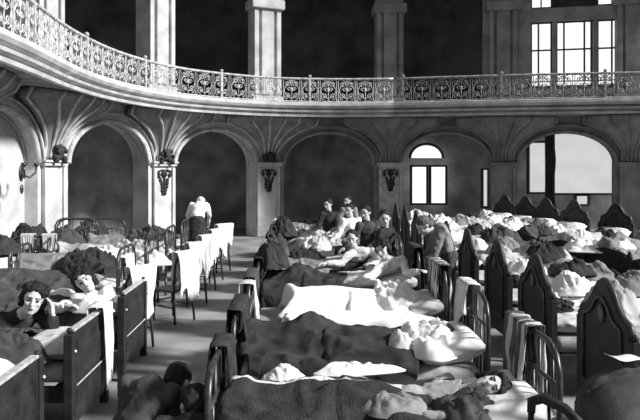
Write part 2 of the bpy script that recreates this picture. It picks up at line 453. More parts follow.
for k, (x0, x1, lb) in enumerate([(545, 555, 'dark torn curtain hanging left of the bright blind in the right arch'), (612, 620, 'dark curtain hanging right of the bright blind in the right arch')]):
    d = 21.0; bm = bmesh.new(); a, zt = W(x0, 128, d); b, _ = W(x1, 128, d); rows = []
    for i in range(25):
        f = i / 24; rows.append([bm.verts.new((a + (b - a) * f * (1 + .1 * math.sin(j)) + .03 * noise.noise(V((j, f * 3, k))), .05 * math.sin(f * 22), .3 + (zt - .3) * j / 12)) for j in range(13)])
    for i in range(24):
        for j in range(12): bm.faces.new((rows[i][j], rows[i + 1][j], rows[i + 1][j + 1], rows[i][j + 1]))
    o = link('curtain', bm, 'dark2', None, (0, d, 0), 0, True); o.modifiers.new('thickness', 'SOLIDIFY').thickness = .01; tag(o, lb, 'curtain')
# floor
bm = bmesh.new(); box(bm, -9, 15, -.5, 23.5, -.1, 0); tag(link('floor', bm, 'floor'), kind='structure')

# dark relief ornaments on the piers
def ornament(i, label, seed, hh=.62):
    P, t, n = pier_frame(i); rnd = random.Random(seed); bm = bmesh.new()
    ball(bm, (0, .14, 1.95), (.10, .05, .12)); ball(bm, (0, .17, 1.95), (.05, .05, .06))
    for s in (-1, 1):
        tube(bm, [(s * .08, .15, 2.05), (s * .2, .16, 2.02), (s * .23, .16, 1.9), (s * .16, .15, 1.84)], .025, 5)
        for k in range(5):
            z = 1.78 - .09 * k; ball(bm, (s * (.12 - .018 * k) + rnd.uniform(-.02, .02), .145, z), (.045, .03, .055), seg=8)
        ball(bm, (s * .19, .15, 1.92), (.06, .03, .05), seg=8)
    tube(bm, [(0, .15, 1.85), (0.01, .16, 1.6), (0, .14, 1.35)], [.03, .025, .01], 5)
    for k in range(3): ball(bm, (0, .15, 1.7 - .1 * k), (.05, .035, .04), seg=8)
    to_world(bm, P, t, n); o = link('wall_ornament', bm, 'relief', smooth=True); tag(o, label, 'ornament')
ornament(4, 'dark carved garland on the pale pier left of the darkest arch', 1)
ornament(5, 'dark carved garland on the pale pier behind the aisle end', 2)
ornament(6, 'dark carved garland on the pier just left of the glowing arched window', 3)
def crest(i, label, seed):
    P, t, n = pier_frame(i); bm = bmesh.new(); rnd = random.Random(seed)
    for k in range(14):
        a = rnd.uniform(-.22, .22); z = rnd.uniform(2.3, 2.62) - abs(a) * .5
        ball(bm, (a, .27, z), (.05, .07, .06), seg=8)
    ball(bm, (0, .28, 2.45), (.1, .07, .16)); tube(bm, [(-.2, .27, 2.31), (0, .3, 2.36), (.2, .27, 2.31)], .04, 6)
    to_world(bm, P, t, n); tag(link('wall_ornament', bm, 'relief', smooth=True), label, 'ornament')
crest(3, 'dark carved crest above the leftmost pale pier', 4)
crest(4, 'dark carved crest above the pier left of the darkest arch', 5)
crest(5, 'dark carved crest above the pier behind the aisle end', 6)
# sconce on the left wall
root = empty('wall_sconce', (-5.28, 12.05, 2.0)); tag(root, 'dark two-armed wall sconce on the bright plaster at the far left', 'lamp')
bm = bmesh.new(); ball(bm, (.03, 0, 0), (.03, .09, .16)); ball(bm, (.04, 0, -.3), (.03, .05, .09)); link('wall_plate', bm, 'iron', root, smooth=True)
for s in (-1, 1):
    bm = bmesh.new(); tube(bm, [(.03, 0, -.02), (.14, s * .12, -.08), (.2, s * .26, .02), (.2, s * .28, .12)], .022, 6); ar = link('arm', bm, 'iron', root, smooth=True)
    bm = bmesh.new(); tube(bm, [(.2, s * .28, .12), (.2, s * .28, .15), (.2, s * .28, .2)], [.02, .06, .045], 8); link('candle_cup', bm, 'iron', ar, smooth=True)

# ------------------------------------------------------------------ beds
LB, WB, ZM = 1.95, .80, .56
def bed_parts_common(root, wood):
    bm = bmesh.new()
    for s in (-1, 1): box(bm, -LB / 2, LB / 2, s * WB / 2 - .02, s * WB / 2 + .02, .30, .37 if not wood else .42)
    for k in range(6): x = -LB / 2 + .2 + k * .31; box(bm, x - .02, x + .02, -WB / 2, WB / 2, .31, .34)
    link('bed_frame', bm, 'iron' if not wood else 'wood', root)
    bm = bmesh.new(); box(bm, -LB / 2 + .05, LB / 2 - .05, -WB / 2 + .02, WB / 2 - .02, .38 if not wood else .43, ZM, .045)
    link('mattress', bm, 'mattress', root, smooth=True)
def iron_end(h, nb, arch):
    bm = bmesh.new(); y = WB / 2
    pts = [(0, -y, .3), (0, -y, h - .15), (0, -y + .05, h - .05), (0, -y + .16, h), (0, y - .16, h), (0, y - .05, h - .05), (0, y, h - .15), (0, y, .3)]
    tube(bm, pts, .019, 8)
    tube(bm, [(0, -y, .36), (0, y, .36)], .014, 6); tube(bm, [(0, -y, h - .22), (0, y, h - .22)], .014, 6)
    for k in range(nb):
        yy = -y + (k + 1) * 2 * y / (nb + 1); tube(bm, [(0, yy, .36), (0, yy, h - (.22 if k % 2 else .0))], .010, 6)
    return bm
def make_iron_bed():
    root = empty('iron_bed', (0, 0, 0)); bed_parts_common(root, False)
    link('headboard', iron_end(1.1, 7, 1), 'iron', root, (LB / 2, 0, 0), smooth=True)
    link('footboard', iron_end(.95, 7, 1), 'iron', root, (-LB / 2, 0, 0), smooth=True)
    for sx in (-1, 1):
        for sy in (-1, 1):
            bm = bmesh.new(); tube(bm, [(0, 0, .31), (0, 0, .04)], .019, 8); ball(bm, (0, 0, .03), .03, seg=8)
            link('leg', bm, 'iron', root, (sx * LB / 2, sy * WB / 2, 0), smooth=True)
    return root
def make_wood_bed():
    root = empty('wooden_bed', (0, 0, 0)); bed_parts_common(root, True)
    y = WB / 2 - .01
    half = [(y, .86), (y - .005, .97), (y - .025, 1.015), (y - .08, 1.03), (y - .14, 1.055), (y - .20, 1.11), (y - .25, 1.18), (y - .30, 1.235), (.035, 1.26)]
    out = [(-y, .25), (y, .25)] + half + [(0, 1.265)] + [(-a, b) for a, b in half[::-1]]
    bm = bmesh.new(); prism(bm, out, 'x', -.02, .03)
    bmesh.ops.bevel(bm, geom=[e for e in bm.edges], offset=.006, segments=1, affect='EDGES')
    hb = link('headboard', bm, 'wood', root, (LB / 2 + .0, 0, 0))
    bm = bmesh.new()
    inn = [(p[0] * .76, .45 + (p[1] - .25) * .68) for p in out]
    pr = [(.04, q[0], q[1]) for q in inn]
    tube(bm, pr + [pr[0]], .012, 5); tube(bm, [(-.03, q[0], q[1]) for q in inn] + [(-.03, inn[0][0], inn[0][1])], .012, 5)
    tube(bm, [(.005, q[0], q[1] + .004) for q in out[2:]], .020, 6)
    ball(bm, (.04, 0, 1.02), (.015, .06, .07), seg=8)
    link('carved_moulding', bm, 'wood2', hb, smooth=True)
    out = [(-y, .25), (y, .25), (y, .62), (y - .1, .68), (0, .74), (-y + .1, .68), (-y, .62)]
    bm = bmesh.new(); prism(bm, out, 'x', -.02, .02); link('footboard', bm, 'wood', root, (-LB / 2, 0, 0))
    for sx in (-1, 1):
        for sy in (-1, 1):
            bm = bmesh.new(); hgt = .92 if sx > 0 else .66
            box(bm, -.03, .03, -.03, .03, 0, hgt, .006); ball(bm, (0, 0, hgt + .02), .032, seg=8)
            link('leg', bm, 'wood', root, (sx * (LB / 2), sy * (y + .02), 0))
    return root
def make_panel_bed():
    root = empty('panelled_bed', (0, 0, 0)); bed_parts_common(root, True)
    y = WB / 2
    for nm, s, h in (('headboard', 1, .86), ('footboard', -1, .78)):
        bm = bmesh.new(); box(bm, -.02, .02, -y, y, .12, h - .02)
        for z0 in (.16, .46): box(bm, -.03, .03, -y + .05, y - .05, z0, z0 + .24, .01)
        hb = link(nm, bm, 'wood', root, (s * LB / 2, 0, 0))
        bm = bmesh.new(); box(bm, -.028, .028, -y, y, h - .02, h, .004); link('rail_edging', bm, 'edge', hb)
        bm = bmesh.new(); tube(bm, [(.035, -y + .03, .42), (.035, y - .03, .42)], .007, 5); link('panel_bead', bm, 'edge', hb)
        for sy in (-1, 1):
            bm = bmesh.new(); box(bm, -.035, .035, -.035, .035, 0, h - .03, .006)
            lg = link('leg', bm, 'wood', root, (s * LB / 2, sy * (y + .035), 0))
            bm = bmesh.new(); ball(bm, (0, 0, h), .022, seg=10); link('knob', bm, 'wood', lg, smooth=True)
            bm = bmesh.new(); ball(bm, (.045, 0, h - .16), .014, seg=8); link('bolt_cap', bm, 'brass', lg, smooth=True)
    return root
protos = {}
def bed(kind, x, y, rz, label):
    if kind not in protos: o = protos[kind] = {'iron': make_iron_bed, 'wood': make_wood_bed, 'panel': make_panel_bed}[kind]()
    else: o = copy_tree(protos[kind])
    o.location = (x, y, 0); o.rotation_euler = (0, 0, rz); tag(o, label, 'bed', 'beds of the ward'); return o

# ------------------------------------------------------------------ soft things
def folds(p, q=1.0):
    w = V((noise.noise(p * .6 + V((5, 1, 2))), noise.noise(p * .6 + V((1, 7, 3))), 0)) * 1.1
    g = lambda n, k: 1 / (1 + (n * k) ** 2)
    a = g(noise.noise(p + w), 5); b = g(noise.noise(V((p.y * 1.7, p.x * .8, 4)) + w * 1.5), 5); c = g(noise.noise(p * 2.3 + w), 4)
    return a * .7 + b * .45 + c * .22 * q + noise.noise(p * .5) * .7 - .62
def blanket(loc, rz, m, seed, label, x0=-.93, x1=.35, body=1.0, side=.22, amp=.03, knee=0, name='blanket', z=ZM, hw=WB / 2 + .0, cat='blanket', curl=0, side_b=None):
    rnd = random.Random(seed); bm = bmesh.new(); NU, NV = 90, 70
    o3 = V((seed * 2.37, seed * 1.13, seed * .7)); rows = []
    yb = rnd.uniform(-.06, .06)
    sb = side if side_b is None else side_b
    for i in range(NU + 1):
        u = i / NU; row = []
        for j in range(NV + 1):
            s = -1 + 2 * j / NV
            sd = side if s < 0 else sb
            tot = hw + sd * (1 + .25 * noise.noise(V((u * 3, seed, s))))
            a = abs(s) * tot
            x = x0 + (x1 - x0) * u
            x += .05 * noise.noise(V((s * 2.5, seed * 1.9, u * 1.5))) * (1 + 2 * (u > .9 or u < .1))
            e = hw + .015
            if a <= e: y = a; zz = 0
            else:
                y = e + .03 * (1 - math.exp(-(a - e) / .03)) + .02 * math.sin(x * 16 + seed + 2 * noise.noise(V((x * 3, seed, 0)))) * min(1, (a - e) / .1); zz = -(a - e)
            y = math.copysign(y, s)
            w = .20 + .05 * (u > .5)
            prof = .17 + .05 * math.exp(-((u - .04) / .06) ** 2) + .03 * math.sin(u * 5)
            if knee: prof += knee * math.exp(-((u - .42) / .13) ** 2)
            end = min(1, u / .05 + .25)
            b = body * prof * math.exp(-((y - yb) / w) ** 2) * end
            p = V((x * 3.2, y * 4.5, 0)) + o3
            f = amp * (folds(V((p.x * .45, p.y * .8, 0))) + .6 * folds(V((p.x * .9, p.y * 1.5, 3)), 1.2))
            if a > e: f *= .3; b = body * prof * math.exp(-((e - abs(yb)) / w) ** 2) * end * math.exp(-(a - e) / .08)
            zt = z + .018 + max(b + f, 0) + zz
            if zt < .03: zt = .03
            row.append(bm.verts.new((x, y, zt)))
        rows.append(row)
    for i in range(NU):
        for j in range(NV): bm.faces.new((rows[i][j], rows[i + 1][j], rows[i + 1][j + 1], rows[i][j + 1]))
    o = link(name, bm, m, None, loc, rz, True)
    md = o.modifiers.new('thickness', 'SOLIDIFY'); md.thickness = .014; md.offset = 1
    tag(o, label, cat); return o

def pillow(loc, rz, label, m='white', size=(.24, .34, .08), seed=0, tilt=0, roll=0):
    bm = bmesh.new(); bmesh.ops.create_cube(bm, size=2); bmesh.ops.subdivide_edges(bm, edges=bm.edges[:], cuts=14, use_grid_fill=True)
    for v in bm.verts:
        x, y, z = v.co
        px = 1 - .05 * (1 - abs(y) ** 2); py = 1 - .05 * (1 - abs(x) ** 2)
        t = max((1 - x ** 4) * (1 - y ** 4), 0) ** .45
        n = noise.noise(V((x * 2 + seed, y * 2, z))) * .16 + .10 * abs(noise.noise(V((x * 5, y * 5 + seed, z))))
        v.co = V((x * py * size[0], y * px * size[1], (z * t + n * t - .0) * size[2]))
    o = link('pillow', bm, m, None, loc, 0, True); o.rotation_euler = (roll, tilt, rz)
    tag(o, label, 'pillow'); return o

def heap(loc, rx, ry, h, m, seed, label, name='clothing_pile', rz=0, cat='clothes'):
    bm = bmesh.new(); N = 40; rows = []
    o3 = V((seed * 1.7, seed * 2.9, 0))
    for i in range(N + 1):
        row = []
        for j in range(N * 2):
            r = i / N; a = 2 * PI * j / (N * 2)
            rr = r * (1 + .22 * noise.noise(V((math.cos(a) * 1.5, math.sin(a) * 1.5, seed))))
            x = rx * rr * math.cos(a); y = ry * rr * math.sin(a)
            p = V((x * 5, y * 5, 0)) + o3
            z = h * (1 - r ** 2.6) * (.75 + .3 * noise.noise(p * .5)) + min(h, .3) * min(1, (1 - r) * 3) * (.34 * folds(p * .7, 1.3) + .24 * folds(p * 1.7, 1.5))
            row.append(bm.verts.new((x, y, max(z, .002))))
        rows.append(row)
    for i in range(N):
        for j in range(N * 2): 
            k = (j + 1) % (N * 2)
            bm.faces.new((rows[i][j], rows[i][k], rows[i + 1][k], rows[i + 1][j]))
    bmesh.ops.remove_doubles(bm, verts=rows[0], dist=1e-5)
    o = link(name, bm, m, None, loc, rz, True); md = o.modifiers.new('thickness', 'SOLIDIFY'); md.thickness = .012; md.offset = 1
    tag(o, label, cat); return o

def drape(x, y0, y1, z, fl, bl, m, seed, label, name='draped_cloth', cat='cloth', amp=.03, gap=.03, rz=0):
    # hangs over a rail running along Y at (x, z); fl = length on the -X side, bl = length on the +X side
    bm = bmesh.new(); NS, NT = 30, 40; rows = []; w = y1 - y0; yc = (y0 + y1) / 2
    for i in range(NS + 1):
        s = i / NS; row = []
        f2 = fl * (1 + .55 * noise.noise(V((s * 2.2, seed * 1.37, .3)))); b2 = bl * (1 + .5 * noise.noise(V((s * 3, seed, 9))))
        for j in range(NT + 1):
            q = -f2 + (f2 + b2) * j / NT
            dn = max(abs(q) - gap, 0); sgn = -1 if q < 0 else 1
            g = min(1, dn / .25)
            pl = amp * (math.sin(s * 17 + seed + dn * 2) + .8 * noise.noise(V((s * 6, dn * 4, seed)))) * g
            xx = sgn * (min(abs(q), gap) + .025 + abs(pl) * 1.0) if abs(q) > .001 else 0
            zz = .03 - dn - (.0 if abs(q) > gap else .02 * (abs(q) / gap) ** 2)
            yy = (s - .5) * w * (1 - .45 * min(1, dn / .4) * (.5 + noise.noise(V((seed * 1.3, 1.2, 2.4))))) + .03 * noise.noise(V((dn * 4, seed, s * 2))) * g
            row.append(bm.verts.new((xx, yy, zz)))
        rows.append(row)
    for i in range(NS):
        for j in range(NT): bm.faces.new((rows[i][j], rows[i + 1][j], rows[i + 1][j + 1], rows[i][j + 1]))
    o = link(name, bm, m, None, (x, yc, z), rz, True); md = o.modifiers.new('thickness', 'SOLIDIFY'); md.thickness = .008; md.offset = 0
    tag(o, label, cat); return o

# ------------------------------------------------------------------ people
def basis(f, u):
    f = V(f).normalized(); u = V(u); u = (u - f * u.dot(f)).normalized(); r = f.cross(u); return r, f, u

def head_bm(bm, c, f, u, k=1.0):
    r, f, u = basis(f, u); ax = (r, f, u); c = V(c)
    P = lambda a, b, d: c + r * a * k + f * b * k + u * d * k
    ball(bm, P(0, -.005, .03), (.078 * k, .097 * k, .088 * k), ax, 20)
    ball(bm, P(0, .025, -.035), (.060 * k, .066 * k, .080 * k), ax, 18)
    ball(bm, P(0, .062, -.088), (.030 * k, .026 * k, .024 * k), ax)
    ball(bm, P(0, .080, .022), (.052 * k, .014 * k, .012 * k), ax)     # brow
    capsule(bm, P(0, .088, .012), P(0, .112, -.030), .009 * k, .014 * k)  # nose
    for s in (-1, 1):
        ball(bm, P(s * .040, .066, -.022), (.022 * k, .018 * k, .020 * k), ax)
        ball(bm, P(s * .080, -.008, -.008), (.010 * k, .018 * k, .032 * k), ax)
    ball(bm, P(0, .086, -.055), (.022 * k, .010 * k, .007 * k), ax); ball(bm, P(0, .083, -.068), (.018 * k, .010 * k, .007 * k), ax)

def face_children(root, c, f, u, k=1.0):
    r, f, u = basis(f, u); ax = (r, f, u); c = V(c)
    P = lambda a, b, d: c + r * a * k + f * b * k + u * d * k
    for s in (-1, 1):
        bm = bmesh.new(); ball(bm, P(s * .030, .083, .002), (.014 * k, .008 * k, .007 * k), ax); link('eye', bm, 'eyedark', root, smooth=True)
        bm = bmesh.new(); capsule(bm, P(s * .014, .094, .022), P(s * .048, .080, .024), .005 * k, .003 * k, 6); link('eyebrow', bm, 'hair', root, smooth=True)
    bm = bmesh.new(); ball(bm, P(0, .094, -.0615), (.019 * k, .005 * k, .0035 * k), ax); link('mouth', bm, 'eyedark', root, smooth=True)

def hair_obj(root, c, f, u, m, style='short', k=1.0, seed=0):
    r, f, u = basis(f, u); ax = (r, f, u); c = V(c); bm = bmesh.new()
    P = lambda a, b, d: c + r * a * k + f * b * k + u * d * k
    ball(bm, P(0, -.022, .050), (.090 * k, .098 * k, .088 * k), ax, 20)
    ball(bm, P(0, -.055, .0), (.078 * k, .062 * k, .078 * k), ax, 16)
    if style == 'tousled':
        for q in range(9):
            a = q * .7 + seed; ball(bm, P(.070 * math.cos(a), -.025 + .062 * math.sin(a), .085), (.034 * k,) * 3)
        ball(bm, P(.02, .058, .085), (.05 * k, .03 * k, .026 * k), ax)
        for q in (-1, 1): ball(bm, P(q * .078, -.03, .0), (.026 * k, .05 * k, .075 * k), ax)
        ball(bm, P(-.05, .05, .06), (.04 * k, .035 * k, .03 * k), ax)
    b2 = bake_remesh(bm, .010, 1, .018 if style == 'tousled' else .009, 34, seed)
    link('hair', b2, m, root, smooth=True)

def hand_bm(bm, w, d, nrm, curl=.5, k=1.0, side=1):
    w = V(w); d = V(d).normalized(); n = V(nrm); n = (n - d * n.dot(d)).normalized(); s = d.cross(n) * side
    ball(bm, w + d * .045 * k, (.040 * k, .050 * k, .018 * k), (s, d, n))
    for q, (off, ln) in enumerate(((-.030, .070), (-.010, .080), (.011, .076), (.031, .060))):
        p = w + d * .082 * k + s * off * k; dd = d + s * off * 2
        c1 = (dd * math.cos(curl * .5) - n * math.sin(curl * .5)).normalized(); c2 = (dd * math.cos(curl * 1.4) - n * math.sin(curl * 1.4)).normalized()
        m1 = p + c1 * ln * .5 * k; capsule(bm, p, m1, .0100 * k, .0092 * k, 8); capsule(bm, m1, m1 + c2 * ln * .5 * k, .0092 * k, .0078 * k, 8)
    p = w + d * .02 * k - s * .032 * k; m1 = p + (d * .6 - s * .7 - n * .25).normalized() * .040 * k
    capsule(bm, p, m1, .013 * k, .011 * k, 8); capsule(bm, m1, m1 + (d * .9 - s * .25 - n * .3).normalized() * .034 * k, .011 * k, .009 * k, 8)

def person(label, J, cloth='dark', skin='skin', hair='hair', style='short', trousers=None, loc=(0, 0, 0), rz=0, vox=.010, seed=0, face=True, cap=None, k=1.0, skirt=None, group=None):
    """J: head, hf (face dir), hu (head up), chest, pelvis, right, armR [elbow,wrist,(handdir)], armL, legR [knee,ankle,toe], legL"""
    root = None
    head = V(J['head']); chest = V(J['chest']); pel = V(J['pelvis']); R = V(J['right']).normalized()
    hr, hf, hu = basis(J['hf'], J['hu'])
    neck0 = head - hu * .085 * k - hf * .02 * k; neck1 = chest + (neck0 - chest) * .45
    bm = bmesh.new()
    head_bm(bm, head, hf, hu, k)
    capsule(bm, neck0 + hu * .03, neck1, .050 * k, .058 * k)
    up = (chest - pel).normalized(); fw = up.cross(R) * -1
    ax = (R, up, R.cross(up))
    mid = chest.lerp(pel, .5)
    ball(bm, chest, (.155 * k, .15 * k, .095 * k), ax, 18); ball(bm, mid, (.125 * k, .17 * k, .085 * k), ax, 16); ball(bm, pel, (.145 * k, .12 * k, .095 * k), ax, 16)
    cb = bmesh.new()
    ball(cb, chest, (.178 * k, .165 * k, .118 * k), ax, 18); ball(cb, mid, (.155 * k, .19 * k, .112 * k), ax, 16)
    capsule(cb, chest + up * .09 * k, neck1.lerp(chest, .1), .09 * k, .072 * k)
    tb = bmesh.new() if trousers else cb
    ball(tb, pel, (.168 * k, .14 * k, .12 * k), ax, 16)
    for key, s in (('armR', 1), ('armL', -1)):
        sh = chest + R * s * .165 * k + up * .085 * k
        if key in J:
            a = J[key]; el = V(a[0]); wr = V(a[1]); hd = V(a[2]) if len(a) > 2 else (wr - el)
            hn = V(a[3]) if len(a) > 3 else V((0, 0, 1))
            capsule(bm, sh, el, .048 * k, .038 * k); capsule(bm, el, wr, .038 * k, .026 * k)
            hand_bm(bm, wr, hd, hn, .55, k, s)
            capsule(cb, sh, el, .068 * k, .054 * k); capsule(cb, el, el.lerp(wr, .86), .054 * k, .041 * k)
        ball(cb, sh, .07 * k)
    for key, s in (('legR', 1), ('legL', -1)):
        hp = pel + R * s * .085 * k
        if key in J:
            a = J[key]; kn, an, to = V(a[0]), V(a[1]), V(a[2])
            capsule(bm, hp, kn, .078 * k, .052 * k); capsule(bm, kn, an, .052 * k, .036 * k); capsule(bm, an, to, .038 * k, .030 * k)
            capsule(tb, hp, kn, .096 * k, .070 * k); capsule(tb, kn, an, .070 * k, .055 * k)
    if skirt:
        z0, r0 = skirt; tube(tb, [pel + V((0, 0, .1)), pel, V((pel.x, pel.y, z0 + .02)), V((pel.x, pel.y, z0))], [.12, .17, r0, r0 - .02], 20)
    b = bake_remesh(bm, vox, 2)
    root = link('person', b, skin, None, loc, rz, True)
    link('shirt', bake_remesh(cb, .014, 2, .018, 9, seed), cloth, root, smooth=True)
    if trousers: link('skirt' if skirt else 'trousers', bake_remesh(tb, .016, 2, .016, 8, seed + 3), trousers, root, smooth=True)
    if face: face_children(root, head, hf, hu, k)
    if cap:
        bm = bmesh.new(); ball(bm, head + hu * .05 - hf * .025, (.098, .108, .085), (hr, hf, hu), 18); link('cap', bake_remesh(bm, .012, 1, .008, 20, seed), cap, root, smooth=True)
    else: hair_obj(root, head, hf, hu, hair, style, k, seed)
    tag(root, label, 'person', group); return root

Z = ZM
LIE = [
    dict(head=(.70, .02, Z + .19), hf=(.1, .45, .9), hu=(1, -.1, -.1), chest=(.38, .0, Z + .09), pelvis=(-.02, 0, Z + .07), right=(0, -1, 0),
         armR=[(.15, -.22, Z + .05), (-.06, -.2, Z + .05)], armL=[(.12, .22, Z + .05), (-.08, .2, Z + .05)],
         legR=[(-.42, -.1, Z + .05), (-.80, -.08, Z + .04), (-.82, -.09, Z + .10)], legL=[(-.42, .1, Z + .05), (-.80, .08, Z + .04), (-.82, .09, Z + .10)]),
    dict(head=(.70, -.03, Z + .20), hf=(-.1, -.85, .55), hu=(1, -.05, .1), chest=(.40, .03, Z + .10), pelvis=(.0, .03, Z + .07), right=(0, -.9, -.3),
         armR=[(.28, -.23, Z + .07), (.50, -.27, Z + .10), (.6, .4, 0), (0, 0, 1)], armL=[(.2, .2, Z + .07), (.0, .14, Z + .06)],
         legR=[(-.42, -.08, Z + .05), (-.80, 0, Z + .04), (-.82, -.09, Z + .06)], legL=[(-.42, .07, Z + .05), (-.80, .08, Z + .04), (-.82, .0, Z + .06)]),
    dict(head=(.72, 0, Z + .22), hf=(-.55, -.25, .8), hu=(.8, 0, .6), chest=(.42, .0, Z + .11), pelvis=(.0, 0, Z + .07), right=(0, -1, 0),
         armR=[(.45, -.33, Z + .12), (.70, -.24, Z + .28), (.3, .8, .3), (0, -.3, 1)], armL=[(.1, .22, Z + .06), (-.05, .1, Z + .06)],
         legR=[(-.42, -.1, Z + .05), (-.80, -.08, Z + .04), (-.82, -.09, Z + .10)], legL=[(-.42, .1, Z + .05), (-.80, .08, Z + .04), (-.82, .09, Z + .10)]),
]
lie_protos = []
def lying(v, x, y, rz, label):
    while len(lie_protos) <= v: lie_protos.append(None)
    if lie_protos[v] is None:
        o = lie_protos[v] = person(label, LIE[v], cloth=('white2', 'mid', 'grey')[v], seed=v + 20, style=('short', 'tousled', 'short')[v], k=.92)
    else: o = copy_tree(lie_protos[v])
    o.location = (x, y, 0); o.rotation_euler = (0, 0, rz); tag(o, label, 'person'); return o

ORD = ['first', 'second', 'third', 'fourth', 'fifth', 'sixth', 'seventh', 'eighth', 'ninth', 'tenth', 'eleventh']

# ---- row R : right of the aisle, feet at the aisle, heads to the right
RD = [3.95, 5.3, 6.72, 8.15, 9.55, 10.95, 12.35, 13.75, 15.15]
RX = -.53 + LB / 2 + .02
for i, d in enumerate(RD):
    bed('iron', RX, d, 0, 'black iron bed with barred ends, %s from the camera right of the aisle' % ORD[i])
# ---- row L : left of the aisle
LD = [3.85, 5.32, 6.75, 8.15, 9.55, 10.95, 12.3]
LX0 = -1.76 - LB / 2
for i, d in enumerate(LD):
    LX = LX0 - (.45 if i > 2 else 0)
    bed('panel' if i < 3 else 'iron', LX, d, 0, ('dark panelled bed with light top edging, %s from the camera left of the aisle' if i < 3 else 'black iron bed, %s from the camera left of the aisle') % ORD[i])
# ---- row Mid
MD = [4.75, 6.15, 7.35, 8.65, 9.9, 11.2, 12.5, 13.8, 15.1]
MX = 2.27 + LB / 2
for i, d in enumerate(MD):
    bed('wood', MX, d, PI, 'dark wooden bed with peaked headboard, %s from the camera in the middle row' % ORD[i])
# ---- row Far right
FROW = [(7.05, 10.9), (6.85, 12.15), (6.56, 13.3), (6.25, 14.6), (6.05, 15.75), (5.86, 16.65), (5.63, 17.6)]
FA = .62
FPOS = [(x - LB / 2 * math.cos(FA), y - LB / 2 * math.sin(FA)) for x, y in FROW]
for i, (x, y) in enumerate(FPOS):
    b_ = bed('wood', x, y, FA, 'dark wooden bed with peaked headboard, %s from the right below the far windows' % ORD[i])
    for c_ in b_.children:
        if c_.name.startswith('headboard'): c_.scale = (1, .84, 1.07)
        if c_.name.startswith('leg') and c_.location.x > 0: c_.location.y *= .86
# ---- wall cots far left
bed('iron', -4.45, 11.7, PI / 2, 'black iron bed end-on by the bright left wall')
bed('iron', -4.35, 13.5, -PI / 2, 'black iron bed end-on inside the mouth of the leftmost dark arch')

# ---- blankets, pillows, patients : R
spec = {  # index: (material, body, amp, side, person variant or None, knee, x1)
    0: ('stripes', .85, .065, .18, 1, 0, .5),
    1: ('dark', 1.0, .075, .3, 0, .08, .42),
    2: ('white', 1.3, .022, .12, None, .0, .72),
    3: ('dark', 1.0, .07, .2, None, .05, .1),
    4: ('grey', 1.0, .05, .2, None, 0, .0),
    5: ('dark2', 1.1, .05, .2, None, .05, .1),
    6: ('mid', 1.0, .05, .2, 2, 0, .35),
    7: ('white2', 1.0, .05, .2, 0, 0, .35),
    8: ('grey', 1.0, .05, .2, 1, 0, .35)}
desc = {'dark': 'black', 'dark2': 'charcoal', 'white': 'smooth white', 'grey': 'grey', 'mid': 'light grey', 'white2': 'off-white', 'stripes': 'pale-striped dark'}
for i, d in enumerate(RD):
    m, bd, am, sd, pv, kn, x1 = spec[i]
    blanket((RX, d, 0), 0, m, 10 + i, '%s cover on the %s bed from the camera right of the aisle' % (desc[m], ORD[i]), x1=x1, body=bd, amp=am, side=sd, knee=kn, x0=-.66 if i == 2 else -.93)
    pillow((RX + .74, d, ZM + .09), 0, 'white pillow on the %s bed from the camera right of the aisle' % ORD[i], seed=i, m='white' if i in (0, 1, 7) else 'white2', size=(.26, .36, .10), tilt=-.25)
    if pv is not None: lying(pv, RX, d, 0, 'person lying under covers in the %s bed from the camera right of the aisle' % ORD[i])
# white sheet edges and crumpled sheets of the near right beds
blanket((RX, 6.10, 0), 0, 'white', 77, 'gathered white sheet hanging along the near side of the white covered bed', x0=-.62, x1=.7, body=0, amp=.03, hw=.12, side=.20, z=.66, name='sheet', cat='sheet')
heap((-.12, 4.42, .57), .20, .10, .13, 'white', 5, 'crumpled white cloth between the two nearest beds right of the aisle', name='crumpled_sheet', cat='sheet')
heap((.42, 4.62, .62), .36, .08, .07, 'white', 8, 'folded white sheet corner lying behind the pale-striped blanket', name='crumpled_sheet', cat='sheet', rz=.15)
heap((1.02, 5.2, .62), .30, .30, .20, 'white', 6, 'heaped white bedclothes by the hanging white towel right of the aisle', name='crumpled_sheet', cat='sheet', rz=.5)
heap((.80, 5.1, .66), .11, .1, .12, 'white2', 16, 'small white cloth at the chest of the patient on the second bed', name='crumpled_sheet', cat='sheet', rz=.3)
heap((1.0, 6.75, .66), .30, .34, .22, 'white', 12, 'loose white sheet folded back at the head of the white covered bed', name='crumpled_sheet', cat='sheet')
heap((.55, 3.8, .66), .2, .15, .10, 'grey', 24, 'crumpled grey garment on the pale-striped blanket', name='crumpled_garment')
heap((.98, 3.78, .62), .2, .2, .2, 'dark2', 25, 'charcoal clothes bunched by the pillow nearest the bottom edge', name='crumpled_garment')

